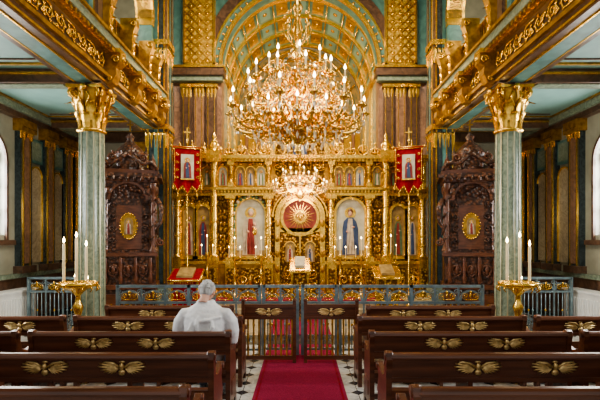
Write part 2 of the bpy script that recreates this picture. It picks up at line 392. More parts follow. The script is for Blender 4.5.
# ------------------------------------------------------------------ columns
def capital(b,x,y,z0,h,r,m=GOLD):
    b.lathe((x,y,z0),[(r*.98,0),(r*.98,h*.5),(r*1.25,h*.85),(r*1.3,h*.9)],GOLDD,20)
    b.lathe((x,y,z0-.03),[(r*1.0,0),(r*1.15,.02),(r*1.15,.045),(r*1.0,.06)],m,20)
    for k in range(8): b.leaf(x,y,2*pi*k/8,r*1.02,z0+.02,h*.42,r*.8,.10,m)
    for k in range(8): b.leaf(x,y,2*pi*(k+.5)/8,r*1.06,z0+h*.2,h*.52,r*.8,.15,m)
    for k in range(4):
        a=pi/4+k*pi/2; d=Vector((cos(a),sin(a),0)); R=r*1.75
        for s_ in (-1,1):
            t=Vector((-sin(a),cos(a),0))*s_*.03
            pts=[Vector((x,y,z0+h*.45))+d*r*1.1]
            for i in range(12):
                q=i/11*2.6*pi; rr=.085*(1-i/14)
                pts.append(Vector((x,y,z0+h*.80))+d*(R-.07+rr*sin(q))+Vector((0,0,rr*cos(q)))+t)
            b.tube(pts,.022,m,6)
        a2=k*pi/2; b.ball((x+cos(a2)*r*1.45,y+sin(a2)*r*1.45,z0+h*.9),.06,m)
        for i in (-1,1):
            b.tube([(x+cos(a2)*r*1.25-sin(a2)*i*.02,y+sin(a2)*r*1.25+cos(a2)*i*.02,z0+h*.5),(x+cos(a2)*r*1.35-sin(a2)*i*.09,y+sin(a2)*r*1.35+cos(a2)*i*.09,z0+h*.7),(x+cos(a2)*r*1.45-sin(a2)*i*.05,y+sin(a2)*r*1.45+cos(a2)*i*.05,z0+h*.8)],.018,m,5)
    s=r*1.75
    ab=[]
    for k in range(4):
        a=pi/4+k*pi/2
        for i in range(6):
            t=i/6; p0=Vector((cos(a),sin(a)))*s*1.15; p1=Vector((cos(a+pi/2),sin(a+pi/2)))*s*1.15
            p=p0.lerp(p1,t)*(1-.14*sin(pi*t)*2*.5); ab.append((x+p.x,y+p.y))
    b.prism(ab,'z',z0+h*.9,z0+h*.97,m); b.prism([(x+(u-x)*1.05,y+(v-y)*1.05) for u,v in ab],'z',z0+h*.97,z0+h,BROWN)
def column(x,y,z0,z1,r,caph):
    b=B('marble_column')
    b.box(x-r*1.5,x+r*1.5,y-r*1.5,y+r*1.5,z0,z0+.35,BROWN); b.box(x-r*1.6,x+r*1.6,y-r*1.6,y+r*1.6,z0,z0+.12,DARK)
    b.lathe((x,y,z0+.35),[(r*1.45,0),(r*1.5,.05),(r*1.4,.1),(r*1.2,.13),(r*1.3,.18),(r*1.25,.22),(r*1.0,.26)],GOLDD,24)
    N=12; zb=z0+.6; zt=z1-caph
    vs=[];pat=[(0,1),(.17,1),(.27,.92),(.585,.90),(.90,.92)]
    for z,k in ((zb,1),(zt,.93)):
        for i in range(N):
            for p,q in pat:
                a=2*pi*(i+p)/N; vs.append((x+r*k*q*cos(a),y+r*k*q*sin(a),z))
    n=N*5
    fg=[];fo=[]
    for i in range(n):
        f=(i,(i+1)%n,n+(i+1)%n,n+i)
        (fg if i%5==0 else fo).append(f)
    b.add(vs,fg,FILLET); b.add(vs,fo,GREYG)
    capital(b,x,y,zt,caph,r*.95)
    b.finish()
for sg in (-1,1):
    column(sg*3.5,YN,0,4.455,.215,.74)
    column(sg*3.5,3.8,0,4.455,.215,.74)

# ------------------------------------------------------------------ chancel arch, vault, apse
RA=2.05; ZS=6.4; YW=11.5
b=B('wall_chancel_arch')
for sg in (-1,1):
    xs=sorted((sg*RA,sg*3.3))
    b.box(xs[0],xs[1],YW,YW+.4,.5,ZS,BROWNL)
    for cx,w,m in ((2.3,.14,BROWN),(2.62,.13,BROWNL),(2.95,.12,BROWN)):
        b.box(sg*cx-w,sg*cx+w,YW-.1,YW,.5,5.85,m)
        for q in (-.6,.6): b.box(sg*cx+q*w-.008,sg*cx+q*w+.008,YW-.115,YW-.1,1,5.7,GOLD)
        b.box(sg*cx-w-.03,sg*cx+w+.03,YW-.16,YW,5.85,5.93,GOLD)
        for q in (-1,0,1): b.leaf(sg*cx+q*.09,YW-.1,-pi/2,0,5.6,.3,.12,.07,GOLD)
    b.box(xs[0]-.05,xs[1]+.05,YW-.2,YW,6.0,6.12,GREYG); b.box(xs[0]-.1,xs[1]+.1,YW-.28,YW+.1,6.12,6.3,BROWN); b.box(xs[0]-.12,xs[1]+.12,YW-.32,YW+.1,6.3,6.36,GOLD)
b.archwall('y',0,RA,ZS,CEIL,YW,YW+.4,TEALD,36,3.3)
b.ring('y',0,ZS,RA-.02,RA+.06,YW-.1,YW+.02,GOLD,40)
b.ring('y',0,ZS,RA-.02,RA+.0,YW+.02,YW+.42,TEALD,40)
b.ring('y',0,ZS,RA-.03,RA+.0,YW+.30,YW+.42,GOLD,40)
b.ring('y',0,ZS,RA+.20,RA+.24,YW-.08,YW,GOLD,40)
b.ring('y',0,ZS,RA+.24,RA+.5,YW-.05,YW,BROWN,40)
for k in range(34):
    a=pi*(k+.5)/34; b.ball(((RA+.13)*cos(a),YW-.01,ZS+(RA+.13)*sin(a)),.04,GOLD,(1,.4,1),8,4)
b.finish()
b=B('trim_mosaic_spandrels')
for sg in (-1,1):
    x0,x1=sorted((sg*2.2,sg*3.02)); z0,z1=6.42,9.4
    y=YW-.12
    b.box(x0,x1,y,YW,z0,z1,GMOS)
    for (a,c,d,e) in ((x0,x0+.05,z0,z1),(x1-.05,x1,z0,z1),(x0,x1,z0,z0+.05)): b.box(a,c,y-.05,y,d,e,GOLD)
    st=.205
    for k in range(-8,24):
        for dr in (1,-1):
            xa,xb_=x0,x1; za=z0+k*st; zb_=za+dr*(x1-x0)
            def zz(t): return za+(zb_-za)*t
            d=zb_-za
            t0=(z0-za)/d; t1=(z1-za)/d
            lo,hi=max(0,min(t0,t1)),min(1,max(t0,t1))
            if hi-lo>.03: b.tube([(xa+(xb_-xa)*lo,y-.012,zz(lo)),(xa+(xb_-xa)*hi,y-.012,zz(hi))],.017,GOLDD,4)
    for i in range(5):
        for j in range(15):
            px=x0+i*.205; pz=z0+.1025+j*.205
            if x0+.03<px<x1-.03 and pz<z1: b.ball((px,y-.01,pz),.045,GOLD,(1,.5,1),6,4)
b.finish()
b=B('ceiling_sanctuary_vault')
b.ring('y',0,ZS,RA+.12,RA+.3,YW+.4,15,TEALD,30)
for y0,y1 in ((12.02,12.09),(12.98,13.05),(13.94,14.01),(14.88,15.0)): b.ring('y',0,ZS,RA+.03,RA+.12,y0,y1,GOLD,30)
NS=13
for k in range(1,NS):
    a=pi*k/NS
    b.tube([(cos(a)*(RA+.1),12.08,ZS+sin(a)*(RA+.1)),(cos(a)*(RA+.1),14.9,ZS+sin(a)*(RA+.1))],.022,GOLD,5)
for k in range(NS):
    a=pi*(k+.5)/NS; ha=pi/NS*.5*.62
    for y0,y1 in ((12.2,12.86),(13.18,13.82),(14.14,14.75)):
        b.ring('y',0,ZS,RA+.105,RA+.12,y0,y1,GOLDD if k%2 else TEAL,3,a-ha,a+ha)
        b.ball((cos(a)*(RA+.10),(y0+y1)/2,ZS+sin(a)*(RA+.10)),.07,GOLD,(1,1.3,.3),8,4,Matrix.Rotation(pi/2-a,3,'Y'))
b.finish()
b=B('wall_sanctuary')
for sg in (-1,1):
    xs=sorted((sg*RA,sg*(RA+.3))); b.box(xs[0],xs[1],YW+.4,15,.5,ZS,PAINT)
    xs=sorted((sg*(RA-.1),sg*RA)); b.box(xs[0],xs[1],YW+.4,15,6.2,6.36,GOLD)
    for y in (12.6,13.8):
        xs=sorted((sg*(RA-.05),sg*RA)); b.box(xs[0],xs[1],y-.16,y+.16,.5,6.2,GMOS)
cy=15; nn=18
vs=[];fs=[]
zz_=[.5,2,4.5,ZS]
for z in zz_:
    for k in range(nn+1):
        a=pi*k/nn; vs.append((RA*cos(a),cy+1.6*sin(a),z))
for i in range(len(zz_)-1):
    for k in range(nn): fs.append((i*(nn+1)+k,i*(nn+1)+k+1,(i+1)*(nn+1)+k+1,(i+1)*(nn+1)+k))
b.add(vs,fs,GMOS,True)
vs=[];fs=[];mm=8
for i in range(mm+1):
    ph=pi/2*i/mm
    for k in range(nn+1):
        a=pi*k/nn; vs.append(((RA+.02)*cos(a)*cos(ph),cy+1.6*sin(a)*cos(ph),ZS+RA*sin(ph)))
for i in range(mm):
    for k in range(nn): fs.append((i*(nn+1)+k,i*(nn+1)+k+1,(i+1)*(nn+1)+k+1,(i+1)*(nn+1)+k))
b.add(vs,fs,PAINT,True)
for k in range(1,9):
    a=pi*k/9
    b.tube([(RA*.99*cos(a)*cos(p),cy+1.6*.99*sin(a)*cos(p),ZS+RA*.99*sin(p)) for p in [pi/2*i/8 for i in range(9)]],.035,GOLD,5)
    b.tube([(RA*.98*cos(a),cy+1.57*sin(a),.5),(RA*.98*cos(a),cy+1.57*sin(a),6.2)],.07,BROWNL,8)
for p in (.4,.8,1.15):
    b.tube([(RA*.98*cos(pi*k/nn)*cos(p),cy+1.57*sin(pi*k/nn)*cos(p),ZS+RA*.98*sin(p)) for k in range(nn+1)],.03,GOLD,5)
b.tube([(RA*.98*cos(pi*k/nn),cy+1.57*sin(pi*k/nn),6.28) for k in range(nn+1)],.11,GOLD,6)
b.tube([(RA*.98*cos(pi*k/nn),cy+1.57*sin(pi*k/nn),4.6) for k in range(nn+1)],.08,GOLDD,6)
b.finish()
b=B('wall_behind_apse'); b.box(-3.4,3.4,17,17.3,.5,CEIL,PLAST); b.finish()

# ------------------------------------------------------------------ iconostasis
def saint(b,cx,y,z0,w,h,bg,robe,cloak,arch=True,child=False):
    hz=h-w/2 if arch else h
    b.box(cx-w/2,cx+w/2,y,y+.03,z0,z0+hz,bg)
    if arch: b.ring('y',cx,z0+hz,0,w/2,y,y+.03,bg,12)
    hr=min(w*.11,h*.07); hzc=z0+h*.76
    b.prism([(cx+hr*1.9*cos(t*pi/8),hzc+hr*1.9*sin(t*pi/8)) for t in range(16)],'y',y-.008,y,GOLD)
    body=[(-.30,.02),(.32,.02),(.29,.25),(.28,.48),(.22,.60),(.10,.68),(-.10,.68),(-.24,.61),(-.28,.48),(-.27,.25)]
    b.prism([(cx+u*w,z0+v*h) for u,v in body],'y',y-.014,y,cloak)
    inner=[(-.12,.03),(.16,.03),(.10,.45),(.07,.66),(-.07,.66),(-.14,.45)]
    b.prism([(cx+u*w,z0+v*h) for u,v in inner],'y',y-.022,y,robe)
    if w>.4:
        for q in (-.2,-.08,.05,.19): b.tube([(cx+q*w,y-.018,z0+h*.04),(cx+q*.8*w+.01,y-.024,z0+h*.3),(cx+q*.5*w,y-.018,z0+h*.58)],[.012,.014,.006],cloak if abs(q)>.1 else robe,5)
        b.box(cx-w/2,cx+w/2,y-.004,y,z0,z0+h*.1,ICDK)
    b.ball((cx,y-.01,hzc-hr*.1),hr,SKINM,(.8,.5,1.1),10,6)
    b.ball((cx,y-.004,hzc+hr*.25),hr*1.15,cloak if child else WOOD,(.85,.45,1.05),10,6)
    for q in (-1,1): b.ball((cx+q*w*.1,y-.022,z0+h*(.47+.04*q)),hr*.45,SKINM,(1.2,.5,.8),6,4)
    if child:
        b.ball((cx+w*.14,y-.025,z0+h*.56),hr*.6,SKINM,(.8,.5,1),8,5); b.ball((cx+w*.14,y-.015,z0+h*.43),hr*.9,GOLD,(.9,.4,1.6),8,5)
def colonnette(b,x,y,z0,z1,r):
    H=z1-z0
    b.box(x-r*1.5,x+r*1.5,y-r*1.5,y+r*1.5,z0,z0+.1,GOLD)
    pts=[(r*1.3,.1),(r*1.35,.13),(r*.9,.17)]
    for i in range(8): 
        t=.2+(H-.5)*i/7; pts.append((r*(1.0 if i%2 else .86),t))
    pts+=[(r*.85,H-.27),(r*1.2,H-.25),(r*.9,H-.22),(r*1.4,H-.08)]
    b.lathe((x,y,z0),pts,GOLD,12)
    for k in range(6): b.leaf(x,y,pi*k/3,r*.9,z0+H-.26,.2,r*1.1,.05,GOLD)
    b.box(x-r*1.7,x+r*1.7,y-r*1.7,y+r*1.7,z1-.08,z1,GOLD)
    b.tube([(x+r*1.02*cos(i*.6),y+r*1.02*sin(i*.6),z0+.2+(H-.5)*i/50) for i in range(51)],.012,GOLDD,4)
YI=11.1; XI=3.16
b=B('iconostasis')
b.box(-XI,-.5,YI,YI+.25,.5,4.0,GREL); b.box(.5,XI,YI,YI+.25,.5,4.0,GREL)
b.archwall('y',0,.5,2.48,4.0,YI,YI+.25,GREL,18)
b.box(-XI,-.5,YI-.12,YI,.5,1.3,GOLDD); b.box(.5,XI,YI-.12,YI,.5,1.3,GOLDD)
b.box(-XI-.03,-.5,YI-.16,YI,1.3,1.38,GOLD); b.box(.5,XI+.03,YI-.16,YI,1.3,1.38,GOLD)
icons=[(-2.78,.3,ICDK,CRIM,PALE,False),(-2.43,.34,ICDK,BLUE,CRIM,False),(-1.236,.70,ICBG,CRIM,PALE,True),(1.262,.70,ICBG,PALE,BLUE,False),(2.46,.34,ICDK,CRIM,OLIVE,False),(2.82,.28,ICDK,BLUE,PALE,False)]
for cx,w,bg,ro,cl,ch in icons:
    h=1.42 if w>.5 else 1.25
    saint(b,cx,YI-.05,1.5,w,h,bg,ro,cl,True,ch)
    hz=h-w/2
    for q in (-1,1): b.box(cx+q*(w/2+.03)-.03,cx+q*(w/2+.03)+.03,YI-.1,YI,1.45,1.5+hz,GOLD)
    b.ring('y',cx,1.5+hz,w/2,w/2+.06,YI-.1,YI,GOLD,14)
    b.box(cx-w/2-.08,cx+w/2+.08,YI-.13,YI,1.42,1.5,GOLD)
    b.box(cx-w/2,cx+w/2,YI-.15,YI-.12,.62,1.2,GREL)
    scroll_xz(b,cx,YI-.17,.9,w*.95,.36,GOLD,.02)
    scroll_xz(b,cx,YI-.09,1.5+h+.07,w*.9,.13,GOLD,.014)
    for q in (-1,1):
        b.tube(XZspiral(cx+q*w*.44,YI-.06,1.5+h-.03,.06,1.3,0,q,10),.012,GOLD,5)
for x in (-2.0,-1.9,-.95,.95,1.88,2.0,-2.62,2.64,-1.55,1.57):
    for j in range(9):
        b.ball((x,YI-.02,1.5+.16*j),.038,GOLD if j%2 else GOLDD,(1,.7,1.5),6,4)
for i in range(44):
    t=i/43
    if t<.35: p=(-.42,t/.35*1.05)
    elif t>.65: p=(.42,(1-t)/.35*1.05)
    else:
        a=pi-(t-.35)/.3*pi; p=(.42*cos(a),1.05+.42*sin(a))
    b.ball((-1.236+p[0],YI-.13,1.52+p[1]),.045,OLIVE if i%3 else PALE,(1,.7,1),6,4)
for x in (-3.05,-2.14,-1.72,-.78,.78,1.72,2.14,3.05):
    tall=abs(x)==2.14
    colonnette(b,x,YI-.16,1.38,3.9 if tall else 3.0,.1 if tall else .075)
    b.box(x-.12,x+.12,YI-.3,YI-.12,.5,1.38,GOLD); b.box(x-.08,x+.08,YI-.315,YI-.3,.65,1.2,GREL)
    if not tall: colonnette(b,x,YI-.12,3.22,3.85,.05)
for sg in (-1,1):
    xa,xb_=sorted((sg*.62,sg*(XI+.02)))
    b.box(xa,xb_,YI-.22,YI,3.0,3.06,GOLD); b.box(xa,xb_,YI-.18,YI,3.06,3.14,GOLDD); b.box(xa,xb_,YI-.28,YI,3.14,3.2,GOLD)
    x=xa+.04
    while x<xb_-.04: b.box(x,x+.04,YI-.24,YI-.18,3.07,3.13,GOLD); x+=.085
    b.box(xa,xb_,YI-.02,YI,3.24,3.83,GOLDD)
i=0
rc=[CRIM,BLUE,PALE,OLIVE]
for x in (-2.88,-2.58,-2.34,-1.94,-1.5,-1.24,-.98,.98,1.24,1.5,1.94,2.34,2.58,2.88):
    saint(b,x,YI-.03,3.27,.19,.46,ICDK if i%3 else ICBG,rc[i%4],rc[(i+1)%4]); i+=1
    b.ring('y',x,3.27+.36,.1,.13,YI-.07,YI,GOLD,8)
    b.ball((x,YI-.06,3.80),.035,GOLD,(1.6,.6,1),6,4)
    for q in (-1,1): b.lathe((x+q*.125,YI-.05,3.24),[(.02,0),(.014,.05),(.014,.36),(.025,.4)],GOLD,6)
b.box(-XI,XI,YI-.2,YI+.25,3.85,3.91,GOLD); b.box(-XI-.03,XI+.03,YI-.27,YI+.25,3.91,4.0,GOLD)
x=-XI+.05
while x<XI-.05: b.box(x,x+.045,YI-.235,YI-.2,3.855,3.905,GOLDD); x+=.1
x=-3.0; k=0
while x<3.05:
    if abs(x)>.75:
        hgt=.34 if k%2 else .24
        scroll_xz(b,x,YI-.1,4.0+hgt*.48,.3,hgt,GOLD,.02)
        b.lathe((x,YI-.1,4.0+hgt*.6),[(.03,0),(.045,.05),(.015,.1),(.03,.14),(.0,.22)],GOLD,8)
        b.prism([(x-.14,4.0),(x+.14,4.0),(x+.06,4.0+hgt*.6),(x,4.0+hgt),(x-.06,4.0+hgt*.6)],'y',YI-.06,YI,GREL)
    x+=.305; k+=1
for x in (-2.14,2.14):
    b.box(x-.17,x+.17,YI-.34,YI+.1,3.88,4.1,GOLD); b.lathe((x,YI-.14,4.1),[(.14,0),(.1,.06),(.13,.14),(.08,.24),(.03,.3),(.06,.36),(0,.5)],GOLD,12)
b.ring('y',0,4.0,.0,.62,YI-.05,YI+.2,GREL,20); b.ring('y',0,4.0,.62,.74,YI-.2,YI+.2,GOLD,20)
b.ring('y',0,4.0,.38,.43,YI-.1,YI,GOLD,20); saint(b,0,YI-.09,4.02,.34,.42,BLUE,CRIM,PALE)
for k in range(9):
    a=pi*(k+.5)/9; b.ball((.74*cos(a),YI-.1,4.0+.74*sin(a)),.07,GOLD,(1,1,1.3),8,5)
b.box(-.025,.025,YI-.06,YI-.01,4.72,5.12,GOLD); b.box(-.12,.12,YI-.06,YI-.01,4.95,5.0,GOLD)
for sg in (-1,1): scroll_xz(b,sg*.92,YI-.1,4.22,.4,.42,GOLD,.028)
b.ring('y',0,2.48,.5,.62,YI-.18,YI+.05,GOLD,24); b.ring('y',0,2.48,.66,.7,YI-.12,YI,GOLD,24)
for q in (-1,1):
    b.box(q*.56-.06,q*.56+.06,YI-.18,YI,.5,2.48,GOLD)
    for j in range(5): b.ball((q*.56,YI-.19,.8+j*.38),.06,GOLDD,(1,.5,1.6),8,5)
b.prism([(.48*cos(t*pi/16),2.48+.48*sin(t*pi/16)) for t in range(32)],'y',YI-.02,YI+.05,CRIM)
b.ring('y',0,2.48,.42,.49,YI-.08,YI,GOLD,32,0,2*pi)
for k in range(24):
    a=2*pi*k/24; r1=.40 if k%2 else .34
    b.prism([(cos(a-.10)*.12,2.48+sin(a-.10)*.12),(cos(a)*r1,2.48+sin(a)*r1),(cos(a+.10)*.12,2.48+sin(a+.10)*.12)],'y',YI-.05,YI-.01,GOLD)
b.ring('y',0,2.48,.12,.16,YI-.07,YI-.01,GOLD,20,0,2*pi)
b.prism([(.12*cos(t*pi/10),2.48+.12*sin(t*pi/10)) for t in range(20)],'y',YI-.055,YI-.01,GOLDD)
b.ball((0,YI-.06,2.46),.05,GOLD,(.8,.5,1.4)); 
for q in (-1,1): b.ball((q*.05,YI-.06,2.50),.05,GOLD,(1.3,.3,.5),8,5,Matrix.Rotation(-q*.5,3,'Y'))
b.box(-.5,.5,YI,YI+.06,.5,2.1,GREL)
b.prism([(-.5,2.1),(.5,2.1),(.5,2.2),(.3,2.05),(.0,2.0),(-.3,2.05),(-.5,2.2)],'y',YI-.03,YI+.05,GOLD)
for q in (-1,1):
    saint(b,q*.25,YI-.03,1.35,.24,.5,ICDK,BLUE if q>0 else CRIM,PALE)
    b.ring('y',q*.25,1.35+.38,.12,.15,YI-.06,YI,GOLD,10); scroll_xz(b,q*.25,YI-.03,1.05,.4,.3,GOLD,.018); scroll_xz(b,q*.25,YI-.03,.75,.4,.24,GOLD,.018)
b.box(-.02,.02,YI-.06,YI,.5,2.0,GOLD)
b.ring('y',0,3.42,.13,.17,YI-.1,YI,GOLD,20,0,2*pi); saint(b,0,YI-.06,3.28,.2,.3,ICDK,CRIM,BLUE,False)
for sg in (-1,1): scroll_xz(b,sg*.38,YI-.06,3.4,.4,.36,GOLD,.025); scroll_xz(b,sg*.5,YI-.06,3.74,.3,.2,GOLD,.018)
b.finish()

# ------------------------------------------------------------------ candelabra & lecterns
def flame(b,x,y,z,s=1):
    b.lathe((x,y,z),[(.002,0),(.011*s,.014*s),(.012*s,.025*s),(.006*s,.045*s),(.001,.06*s)],FLAME,6)
def candle(b,x,y,z,h,r,s=1):
    b.lathe((x,y,z),[(r,0),(r*.95,h*.98),(r*.6,h)],WAX,8); b.tube([(x,y,z+h),(x,y,z+h+.012)],.002,BLK,4); flame(b,x,y,z+h+.008,s)
def floor_candelabra(x,y,z0,h):
    b=B('floor_candelabra')
    b.lathe((x,y,z0),[(.17,0),(.17,.03),(.12,.06),(.05,.12),(.03,.2),(.055,.28),(.03,.34),(.022,h*.5),(.05,h*.55),(.022,h*.6),(.02,h*.85),(.05,h*.88),(.03,h)],GOLD,12)
    for a in (0,pi):
        r=.13
        b.tube([(x,y,z0+h*.8),(x+cos(a)*r*.6,y,z0+h*.76),(x+cos(a)*r,y,z0+h*.84),(x+cos(a)*r,y,z0+h*.9)],.011,GOLD,5)
        b.lathe((x+cos(a)*r,y,z0+h*.9),[(.01,0),(.04,.02),(.03,.04)],GOLD,8)
        candle(b,x+cos(a)*r,y,z0+h*.9+.03,.22,.007,.7)
    candle(b,x,y,z0+h,.36,.010,.9)
    b.finish()
for x in (-1.55,-.92,.95,1.45): floor_candelabra(x,10.42,.512,1.05)
floor_candelabra(-2.2,10.42,.512,1.1); floor_candelabra(2.15,10.42,.512,1.1)

def lectern(x,y,z0,w,h,red):
    b=B('draped_lectern' if red else 'gilded_lectern')
    body=BRED if red else GREL; top=BRED if red else GOLD
    b.box(x-w*.5,x+w*.5,y-.18,y+.18,z0,z0+.08,GOLD)
    b.box(x-w*.42,x+w*.42,y-.14,y+.14,z0+.08,z0+h*.85,body)
    for q in (-1,1):
        b.lathe((x+q*w*.44,y-.15,z0+.08),[(.03,0),(.035,.05),(.02,.1),(.02,h*.6),(.035,h*.7),(.03,h*.78)],GOLD,8)
    b.prism([(y-.24,z0+h*.82),(y+.22,z0+h*1.02),(y+.22,z0+h*1.06),(y-.24,z0+h*.87)],'x',x-w*.55,x+w*.55,top)
    b.prism([(y-.18,z0+h*.90),(y+.16,z0+h*1.05),(y+.16,z0+h*1.09),(y-.18,z0+h*.94)],'x',x-w*.28,x+w*.28,ICDK if (red or x>1) else PAPER)
    for q in (-1,1): b.tube([(x+q*w*.55,y-.24,z0+h*.85),(x+q*w*.55,y+.22,z0+h*1.05)],.02,GOLD,6)
    b.tube([(x-w*.55,y-.25,z0+h*.85),(x+w*.55,y-.25,z0+h*.85)],.018,GOLD,6)
    if red:
        for k in range(int(w/.05)): b.octa((x-w*.52+k*.05,y-.245,z0+h*.81),.01,.06,GOLD)
    else:
        scroll_xz(b,x,y-.15,z0+h*.5,w*.7,.3,GOLD,.016)
    b.finish()
lectern(0,9.45,.184,.38,1.25,False); lectern(-2.4,9.3,.17,.6,1.05,True); lectern(1.85,9.4,.17,.5,1.1,False)

# ------------------------------------------------------------------ banners
def banner(x,y,z0,rot):
    M=Matrix.Translation((x,y,0))@Matrix.Rotation(rot,4,'Z')
    b=B('processional_banner',M); x=0;y=0
    zt=z0+3.66
    b.lathe((x,y,z0),[(.16,0),(.16,.04),(.04,.1),(.02,.14),(.016,3.8),(.03,3.82),(.012,3.9)],GOLD,10)
    b.tube([(x-.34,y-.03,zt),(x+.34,y-.03,zt)],.016,GOLD,6)
    for q in (-1,1): b.ball((x+q*.35,y-.03,zt),.03,GOLD)
    b.box(x-.015,x+.015,y-.015,y+.015,z0+3.85,z0+4.1,GOLD); b.box(x-.08,x+.08,y-.012,y+.012,z0+3.98,z0+4.01,GOLD)
    n=18
    def bot(u):
        a=abs(u)/.31
        if a<.35: return -1.06+(.20)*(a/.35)
        if a<.68: return -.86-.12*((a-.35)/.33)
        return -.98+.16*((a-.68)/.32)
    vs=[];fs=[]
    rows=10
    for i in range(n+1):
        u=-.31+.62*i/n
        for j in range(rows+1):
            v=bot(u)*j/rows
            vs.append((u*(1-.03*j/rows),-.045+.022*sin(u*22)*j/rows,zt+v))
    for i in range(n):
        for j in range(rows):
            a=i*(rows+1)+j; fs.append((a,a+rows+1,a+rows+2,a+1))
    b.add(vs,fs,BRED,True)
    for i in range(n+1):
        u=-.31+.62*i/n; b.tube([(u*.97,-.047+.022*sin(u*22),zt+bot(u)),(u*.97,-.047+.022*sin(u*22),zt+bot(u)-.06)],.010,GOLD,4)
    for q in (-1,1):
        b.tube([(q*.285*(1-.03*j/10),-.06+.02*sin(q*.285*22)*j/10,zt-.03-.076*j) for j in range(11)],.012,GOLD,5)
        for j in range(4): b.tube(XZspiral(q*.225,-.072,zt-.18-.17*j,.04,1.2,0,q,8),.008,GOLD,4)
    b.tube([(-.29,-.06,zt-.04),(.29,-.06,zt-.04)],.012,GOLD,5)
    saint(b,0,-.085,zt-.72,.28,.54,ICBG,BLUE,CRIM,False,False)
    b.box(-.15,.15,-.088,-.05,zt-.75,zt-.72,GOLD)
    for u in (-.31,.31,.21,-.21,0):
        b.lathe((x+u,y-.043,zt+bot(u)-.14),[(.03,0),(.018,.06),(.008,.1)],GOLD,6)
    b.finish()
banner(-2.55,9.95,.34,.3)
banner(2.46,9.95,.34,-.3)

# ------------------------------------------------------------------ chandeliers
def chandelier(x,y,zb,R,tiers,ztop,s):
    b=B('crystal_chandelier')
    H=1.75*s
    b.lathe((x,y,zb),[(0,-.02*s),(.03*s,0),(.06*s,.05*s),(.03*s,.1*s),(.12*s,.2*s),(.24*s,.32*s),(.26*s,.38*s),(.14*s,.46*s),(.08*s,.55*s),(.14*s,.68*s),(.16*s,.76*s),(.07*s,.88*s),(.05*s,1.0*s),(.12*s,1.12*s),(.10*s,1.2*s),(.04*s,1.3*s),(.04*s,1.45*s),(.10*s,1.55*s),(.13*s,1.62*s),(.05*s,1.72*s),(.02*s,1.85*s)],CANDGOLD,16)
    for r,zc,n,zr,off in tiers:
        for k in range(n):
            a=2*pi*(k+off)/n; ca,sa=cos(a),sin(a)
            def P(q,z): return (x+ca*q,y+sa*q,z)
            z0=zb+zr
            prof=[(.06*s,z0+.12*s),(r*.25,z0+.16*s),(r*.45,z0+.02*s),(r*.65,z0-.10*s),(r*.85,z0-.07*s),(r*.98,zc-.16*s),(r,zc-.06*s)]
            pts=[]
            for i in range(len(prof)-1):
                p0=prof[max(i-1,0)];p1=prof[i];p2=prof[i+1];p3=prof[min(i+2,len(prof)-1)]
                for j in range(3):
                    t=j/3
                    f=lambda q0,q1,q2,q3:.5*((2*q1)+(-q0+q2)*t+(2*q0-5*q1+4*q2-q3)*t*t+(-q0+3*q1-3*q2+q3)*t**3)
                    pts.append(P(f(p0[0],p1[0],p2[0],p3[0]),f(p0[1],p1[1],p2[1],p3[1])))
            pts.append(P(*prof[-1]))
            b.tube(pts,.025*s,CANDGOLD,6)
            for (cq,cz,rr,d) in ((r*.5,z0+.10*s,.12*s,1),(r*.8,z0+.06*s,.11*s,-1),(r*.3,z0-.02*s,.09*s,1)):
                b.tube([P(cq+rr*(1-i/13)*cos(d*i*.65),cz+rr*(1-i/13)*sin(d*i*.65)) for i in range(12)],.017*s,CANDGOLD,5)
            for q,z in ((r*.33,z0+.12*s),(r*.62,z0-.08*s),(r*.9,z0-.02*s),(r*.75,z0+.12*s)):
                b.ball(P(q,z),.048*s,CANDGOLD,(1,1,.8),6,4)
            b.lathe(P(r,zc-.08*s),[(.015*s,0),(.04*s,.02*s),(.085*s,.045*s),(.09*s,.06*s),(.035*s,.06*s),(.045*s,.10*s),(.028*s,.13*s)],CANDGOLD,8)
            b.lathe(P(r,zc+.04*s),[(.014*s,0),(.013*s,.13*s),(.007*s,.14*s)],WAX,8)
            flame(b,x+ca*r,y+sa*r,zc+.17*s,1.5*s)
            for i in range(4):
                aa=a+i*1.57; b.octa((x+ca*r+.07*s*cos(aa),y+sa*r+.07*s*sin(aa),zc-.09*s),.012*s,.09*s,CRYS)
            b.octa(P(r,zc-.17*s),.025*s,.14*s,CRYS); b.octa(P(r*.62,z0-.2*s),.022*s,.13*s,CRYS)
            a2=2*pi*(k+1+off)/n
            for i in range(1,7):
                t=i/7; px=x+r*(ca*(1-t)+cos(a2)*t); py=y+r*(sa*(1-t)+sin(a2)*t)
                b.octa((px,py,zc-.08*s-.18*s*sin(pi*t)),.016*s,.05*s,CRYS)
            for i in range(1,6):
                t=i/6; b.octa(P(r*(1-t)+.08*s*t,zc*(1-t)+(z0+.55*s)*t-.12*s*sin(pi*t)),.014*s,.045*s,CRYS)
    for k in range(8):
        a=2*pi*k/8
        b.tube([(x+cos(a)*(.1+.12*sin(t))*s,y+sin(a)*(.1+.12*sin(t))*s,zb+H+.02+(t*.13)*s) for t in [i*.35 for i in range(8)]],.014*s,CANDGOLD,5)
        b.ball((x+cos(a)*.2*s,y+sin(a)*.2*s,zb+H+.42*s),.03*s,CANDGOLD)
    b.lathe((x,y,zb+H),[(.03*s,0),(.07*s,.12*s),(.09*s,.25*s),(.04*s,.4*s),(.06*s,.5*s),(.09*s,.58*s),(.03*s,.68*s),(.015*s,.8*s)],CANDGOLD,12)
    z=zb+H+.78*s; b.tube([(x,y,z),(x,y,ztop)],.012,GOLDD,5)
    k=0
    while z<ztop-.05:
        b.ball((x,y,z),.03,GOLDD,(.9 if k%2 else .4,.4 if k%2 else .9,1.5),6,4); z+=.09; k+=1
    b.lathe((x,y,ztop-.1),[(.03,0),(.12,.06),(.15,.1)],GOLDD,12)
    return b.finish()
YC=7.0
